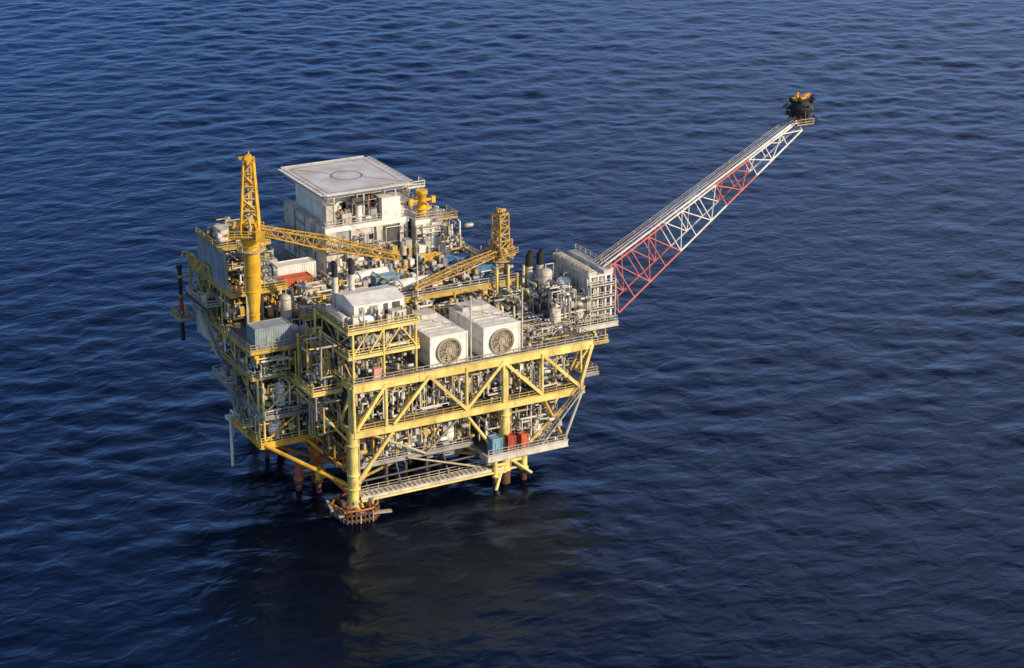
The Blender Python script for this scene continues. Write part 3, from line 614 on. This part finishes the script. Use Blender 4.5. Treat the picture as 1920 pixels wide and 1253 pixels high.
for a in ((-9.5,14.8,12.1,1.2,4.4,WHT),(10,3.6,8.9,1.1,4.4,WHT),(16,4,8.9,1.1,4.2,OFF),(21.5,3.6,8.9,1.2,4.4,WHT)): vtank(*a,'squat white process vessel on a lower deck')
for x,y in ((48.5,20.5),(51,20.5)):
    o=thing('exhaust_stack',(x,y,26.4),'dark-topped exhaust stack behind the process vessels','exhaust stack','exhaust stacks'); mb=MB(); mb.tube((x,y,26.4),(x,y,35.5),.7,OFF,14); part('duct',mb,o); mb=MB(); mb.tube((x,y,35.5),(x,y,37.6),.75,BLK,14); mb.tube((x,y,37.4),(x+.7,y,38.4),.7,BLK,14); part('cowl',mb,o)
mb=MB(); clutter(mb,47,55,7,20,26.6,34,130,[WPIPE,GRY,OFF,TAN,WHT,DGR],.08,.22); valves(mb,46,55,6.5,19,26.5,33,100,[OFF,GRY,WHT,DGR,TAN]); clutter(mb,52,60,6.2,7.5,26.6,28.2,16,[WPIPE,GRY,TAN],.1,.2)
part('pipework',mb,plat)

# ------------------------------------------------------------------ FLARE BOOM
fb=thing('flare_boom',(60,11,27),'long red and white lattice flare boom rising over the sea','flare boom')
BR=lambda t: PRED if (t<.29 or .53<t<.74) else WHT
P0=V((60.0,11.2,31.0)); P1=V((105.6,11.2,59.4))
mb=MB(); lattice(mb,P0,P1,4.4,9.9,2.0,2.2,12,.2,.12,BR,skip=True); part('lattice',mb,fb,'red and white painted tubular lattice')
mb=MB(); d=(P1-P0).normalized(); up=V((0,-1,0)).cross(d).normalized(); up=up if up.z>0 else -up
for off,r,m in ((-1.2,.24,WHT),(.1,.18,WHT),(1.1,.14,OFF)):
    mb.tube(P0+V((0,off,0))+up*5.3,P1+V((0,off*.6,0))+up*1.4,r,m,10)
for i in range(16):
    t_=i/15; p=(P0+up*5.0).lerp(P1+up*1.2,t_); mb.beam(p-V((0,2.2-t_,0)),p+V((0,2.2-t_,0)),.13,.13,WHT)
mb.rail([P0+V((0,2.1,0))+up*5.0,P1+V((0,1.1,0))+up*1.2],OFF,.9,4,.03)
part('flare_pipe',mb,fb)
mb=MB(); tx,ty,tz=106.3,11.2,59.8
mb.box((tx-2.0,ty-2.0,tz-.2),(tx+2.0,ty+2.0,tz+.05),RST); mb.rail([(tx-2.0,ty-2.0,tz),(tx+2.0,ty-2.0,tz),(tx+2.0,ty+2.0,tz)],TAN)
mb.rev((tx+.2,ty,tz+1.4),(0,0,1),[(1.2,0),(2.0,.5),(2.5,1.8),(2.1,3.2),(1.2,3.6)],BLK,7)
for i in range(44):
    a=R.uniform(0,6.28); z=tz+R.uniform(.8,5.2); s=R.uniform(.25,.95); rr=R.uniform(1.5,2.9); x=tx+rr*math.cos(a); y=ty+rr*math.sin(a); mb.beam((x,y,z),(x+R.uniform(-1.2,1.2),y+R.uniform(-.6,.6),z+R.uniform(-1,1)),s,s*.7,R.choice([BLK,BLK,BLK,DGR]))
for i in range(6): a=6.28*i/6; mb.beam((tx+1.3*math.cos(a),ty+1.3*math.sin(a),tz),(tx+1.6*math.cos(a),ty+1.6*math.sin(a),tz+2.2),.2,.2,RST)
mb.tube((tx,ty,tz),(tx,ty,tz+1.8),.6,BLK,12); clutter(mb,tx-2.8,tx+2.4,ty-2.2,ty+2.2,tz-1,tz+3,20,[BLK,DGR,RST,RST],.08,.22,2.5)
part('flare_tip',mb,fb,'compact soot-black burner head')
mb=MB()
mb.beam((tx-2.0,ty-.6,tz+5.1),(tx+.1,ty-.3,tz+5.4),1.6,.4,YBM)
for i in range(6):
    x=tx-1.9+i*.75+R.uniform(-.2,.2); y=ty+R.uniform(-1.5,1.2); z=tz+5.3+R.uniform(-.3,.6); mb.tube((x,y,z-.5),(x+R.uniform(-.5,.7),y,z+.4),R.uniform(.2,.4),ORF if i%2 else YOR,8)
mb.beam((tx-2.2,ty,tz+5.3),(tx+2.2,ty,tz+5.7),.3,.3,ORF); part('burner_frame',mb,fb,'orange frame on top of the burner')
for z in (26.2,36.2):
    for y in (8.9,13.5):
        mb=MB(); mb.box((59.6,y-.5,z-.6),(60.8,y+.5,z+.6),OFF); mb.rev((60.8,y,z),(1,0,0),[(.35,0),(.35,.2),(.2,.22)],GRY,10); part('mounting_bracket',mb,fb)

# ------------------------------------------------------------------ CONTAINERS & boxes
def container(x,y,z,l,w,h,m,label,ax='x',cat='shipping container',name='shipping_container'):
    lx,ly=(l,w) if ax=='x' else (w,l)
    o=thing(name,(x+lx/2,y+ly/2,z),label,cat); mb=MB(); mb.box((x+.08,y+.08,z+.15),(x+lx-.08,y+ly-.08,z+h-.08),m)
    n_=int(lx/.5)
    for i in range(n_): mb.box((x+.2+i*.5,y+.02,z+.3),(x+.42+i*.5,y+.1,z+h-.25),m)
    n_=int(ly/.5)
    for i in range(n_): mb.box((x+.02,y+.2+i*.5,z+.3),(x+.1,y+.42+i*.5,z+h-.25),m)
    part('body',mb,o)
    mb=MB()
    for a in (x,x+lx):
        for b_ in (y,y+ly): mb.beam((a,b_,z),(a,b_,z+h),.18,.18,m)
    for zz_ in (z+.12,z+h-.05):
        for b_ in (y,y+ly): mb.beam((x,b_,zz_),(x+lx,b_,zz_),.18,.2,m)
        for a in (x,x+lx): mb.beam((a,y,zz_),(a,y+ly,zz_),.18,.2,m)
    part('frame',mb,o)
    mb=MB(); mb.box((x+lx*.3,y-.03,z+.2),(x+lx*.3+.9,y+.02,z+min(2.2,h-.2)),m); mb.beam((x+lx*.3+.7,y-.06,z+.9),(x+lx*.3+.7,y-.06,z+1.3),.06,.06,GRY)
    part('door',mb,o)
    return o
container(-1,34.5,33.1,8.5,2.6,2.8,RDO,'long red-orange container on the upper deck')
container(-1.5,39.5,33.1,12,3,3.8,WHT,'long white container behind the red one')
container(3,29,33.1,5,2.4,2.4,OFF,'short off-white container on the upper deck')
container(18,27,33.1,5.5,2.5,2.7,LBL,'light blue container on the upper deck')
container(35,31,33.1,6,2.5,2.6,BLU,'blue container near the second crane')
container(31.5,33,33.1,4.2,2.4,3,YOR,'orange-yellow container beside blue container')
container(39,25,33.1,3.5,2.2,2.3,BLU,'small blue container under the crane boom')
container(28.2,-2.2,7.3,2.2,2.0,3.1,LBL,'light blue cabinet container on lower deck','y')
container(31.6,-2.2,7.3,1.5,1.4,3.0,RED,'red upright container on lower deck')
container(34.5,-2.2,7.3,1.4,1.4,2.8,RDO,'faded red upright container on lower deck')
container(-12.2,15.6,30.1,7.2,4.0,3.9,BGR,'blue-grey control cabin on the side deck',cat='control cabin',name='control_cabin')
container(-12.8,39,24.4,3,6,4.2,OFF,'off-white cabin on the outer side deck','x',cat='cabin',name='deck_cabin')
container(-13.0,42,29.2,4,4,5.2,BGR,'pale blue-grey cabin on outer deck','x',cat='cabin',name='deck_cabin')
h=thing('equipment_module',(-6,38,37),'open stacked equipment module with blue-grey wall and cluttered roof','equipment module')
mb=MB(); mb.box((-12,30,37.2),(-11.8,45,44.5),BGR); mb.box((-8,40,37.2),(-1,45,43.6),GRY); mb.box((-11.7,44.8,37.2),(-1,45,44),BGR)
for y in np.arange(31,45,1.2): mb.box((-12.12,y,37.4),(-12,y+.3,44.3),BGR)
mb.box((-5.5,31,37.2),(-1,36,41.6),OFF)
part('wall',mb,h)
mb=MB(); mb.box((-12.2,34,44.5),(-1,45.2,44.7),DECK); mb.ibeam((-12.2,34,44.2),(-1,34,44.2),.3,.6,YDL); mb.box((-12,30.2,41),(-6,34,41.15),DECK); mb.box((-10,37,44.7),(-6.5,41,47),OFF); mb.box((-5,38,44.7),(-2,43,46.2),GRY); mb.vessel((-11,36,45.4),(-5,36,45.4),.6,OFF)
part('roof',mb,h)
mb=MB(); mb.rail([(-12.1,45,44.7),(-12.1,34.1,44.7),(-1.1,34.1,44.7),(-1.1,45,44.7)],YDL); mb.rail([(-11.8,34,41.2),(-11.8,30.3,41.2),(-6,30.3,41.2)],YOR)
part('railing',mb,h)
mb=MB(); clutter(mb,-11.5,-1.2,29,40,37.3,44,80,MIX+[YOR]); valves(mb,-11.5,-1.5,29,40,37.2,42,90,MIX+[YOR,OFF],1.5); clutter(mb,-11,-1.5,34.5,44.5,44.8,47.5,36,MIX+[YOR]); valves(mb,-11.5,-1.5,34.5,44.5,44.7,46,50,MIX+[OFF,YOR],1.4)
part('pipework',mb,h)
for x,y,z,l,r,m in ((20,24,33,8,1.2,WHT),(8,24,33,7,1.1,OFF),(14,32,33,9,1.3,WHT)):
    o=thing('storage_vessel',(x+l/2,y,z),'white horizontal storage vessel on saddles','storage vessel'); mb=MB(); mb.vessel((x,y,z+r+.5),(x+l,y,z+r+.5),r,m); part('shell',mb,o)
    for k in (.2,.8): mb=MB(); mb.box((x+l*k-.2,y-r*.8,z),(x+l*k+.2,y+r*.8,z+r),GRY); mb.box((x+l*k-.35,y-r*.9,z),(x+l*k+.35,y+r*.9,z+.15),GRY); part('saddle',mb,o)
vtank(39.2,0.6,7.3,1.2,3.6,WHT,'round white tank on the lower deck')
p=thing('striped_pole',(-14.5,49,24),'black and red striped pole hanging outside the deck','pole')
px,py=-14.5,49
mb=MB()
for i in range(5):
    z0=21.5+i*3; mb.tube((px,py,z0),(px,py,z0+3),.42,[BLK,BLK,RED,BLK,BLK][i],12)
mb.tube((px,py,36.5),(px,py,37.3),.6,BLK,12); part('shaft',mb,p)
for z in (31,35): mb=MB(); mb.beam((px,py,z),(-12,48.5,z+.3),.3,.3,YDL); mb.rev((px,py,z-.3),(0,0,1),[(.5,0),(.5,.5)],YDL,12); part('bracket',mb,p)
for k,(yy,zz) in enumerate(((38,37),(45,37))):
    o=thing('davit',(-12.5,yy,zz),'yellow tubular davit frame on deck edge','davit','davits'); mb=MB()
    for dy in (0,2.6): mb.poly([(-12,yy+dy,zz),(-12.6,yy+dy,zz+2.8),(-14,yy+dy,zz+3.4),(-14.4,yy+dy,zz+2.4)],.2,YOR)
    mb.beam((-12.6,yy,zz+2.8),(-12.6,yy+2.6,zz+2.8),.25,.25,YOR); part('arm',mb,o)

# ------------------------------------------------------------------ LIGHT / WORLD / CAMERA
az=math.radians(146); el=math.radians(24)
sd=V((math.sin(az)*math.cos(el),math.cos(az)*math.cos(el),math.sin(el)))
ld=bpy.data.lights.new('sun','SUN'); ld.energy=5.0; ld.angle=math.radians(.5); ld.color=(1,.81,.55)
lo=bpy.data.objects.new('sun',ld); COL.objects.link(lo); lo.rotation_euler=(-sd).to_track_quat('-Z','Y').to_euler(); lo.location=(0,0,300)
w=bpy.data.worlds.new('World'); scene.world=w; w.use_nodes=True
WN=w.node_tree.nodes; WL=w.node_tree.links
sk=WN.new('ShaderNodeTexSky'); sk.sky_type='NISHITA'; sk.sun_disc=False; sk.sun_elevation=el; sk.sun_rotation=az
sk.ozone_density=4.0; sk.dust_density=0.5; sk.air_density=1.0
bg=WN['Background']; bg.inputs['Strength'].default_value=.15
wt=WN.new('ShaderNodeTexCoord'); wm=WN.new('ShaderNodeMapping'); wm.inputs['Scale'].default_value=(1,1,2.0)
WL.new(wt.outputs['Generated'],wm.inputs['Vector'])
wn=WN.new('ShaderNodeTexNoise'); wn.inputs['Scale'].default_value=1.8; wn.inputs['Detail'].default_value=5; WL.new(wm.outputs[0],wn.inputs['Vector'])
wr=WN.new('ShaderNodeValToRGB'); wr.color_ramp.elements[0].position=.34; wr.color_ramp.elements[1].position=.62; WL.new(wn.outputs['Fac'],wr.inputs['Fac'])
dp=WN.new('ShaderNodeVectorMath'); dp.operation='DOT_PRODUCT'; cd_=(F*.78+RT*.66+V((0,0,.12))).normalized(); dp.inputs[1].default_value=cd_; WL.new(wt.outputs['Generated'],dp.inputs[0])
mr=WN.new('ShaderNodeMapRange'); mr.interpolation_type='SMOOTHSTEP'; mr.inputs[1].default_value=.62; mr.inputs[2].default_value=1.0; mr.inputs[3].default_value=.03; mr.inputs[4].default_value=.85; WL.new(dp.outputs['Value'],mr.inputs[0])
mm=WN.new('ShaderNodeMath'); mm.operation='MULTIPLY'; WL.new(wr.outputs['Color'],mm.inputs[0]); WL.new(mr.outputs[0],mm.inputs[1])
wx=WN.new('ShaderNodeMix'); wx.data_type='RGBA'; wx.inputs[7].default_value=(8.2,7.6,7.4,1); WL.new(mm.outputs[0],wx.inputs[0]); WL.new(sk.outputs[0],wx.inputs[6]); WL.new(wx.outputs[2],bg.inputs['Color'])
cd=bpy.data.cameras.new('camera'); cd.sensor_width=36; cd.lens=4150/1920*36; cd.clip_end=30000; cd.clip_start=1
co=bpy.data.objects.new('camera',cd); COL.objects.link(co); co.location=CAM
th=math.radians(20.2); fw=F*math.cos(th)-V((0,0,math.sin(th)))
co.rotation_euler=fw.to_track_quat('-Z','Y').to_euler(); scene.camera=co
scene.view_settings.view_transform='Standard'; scene.view_settings.look='None'; scene.view_settings.exposure=0
for o in list(bpy.data.objects):
    if '_o' in o: del o['_o']
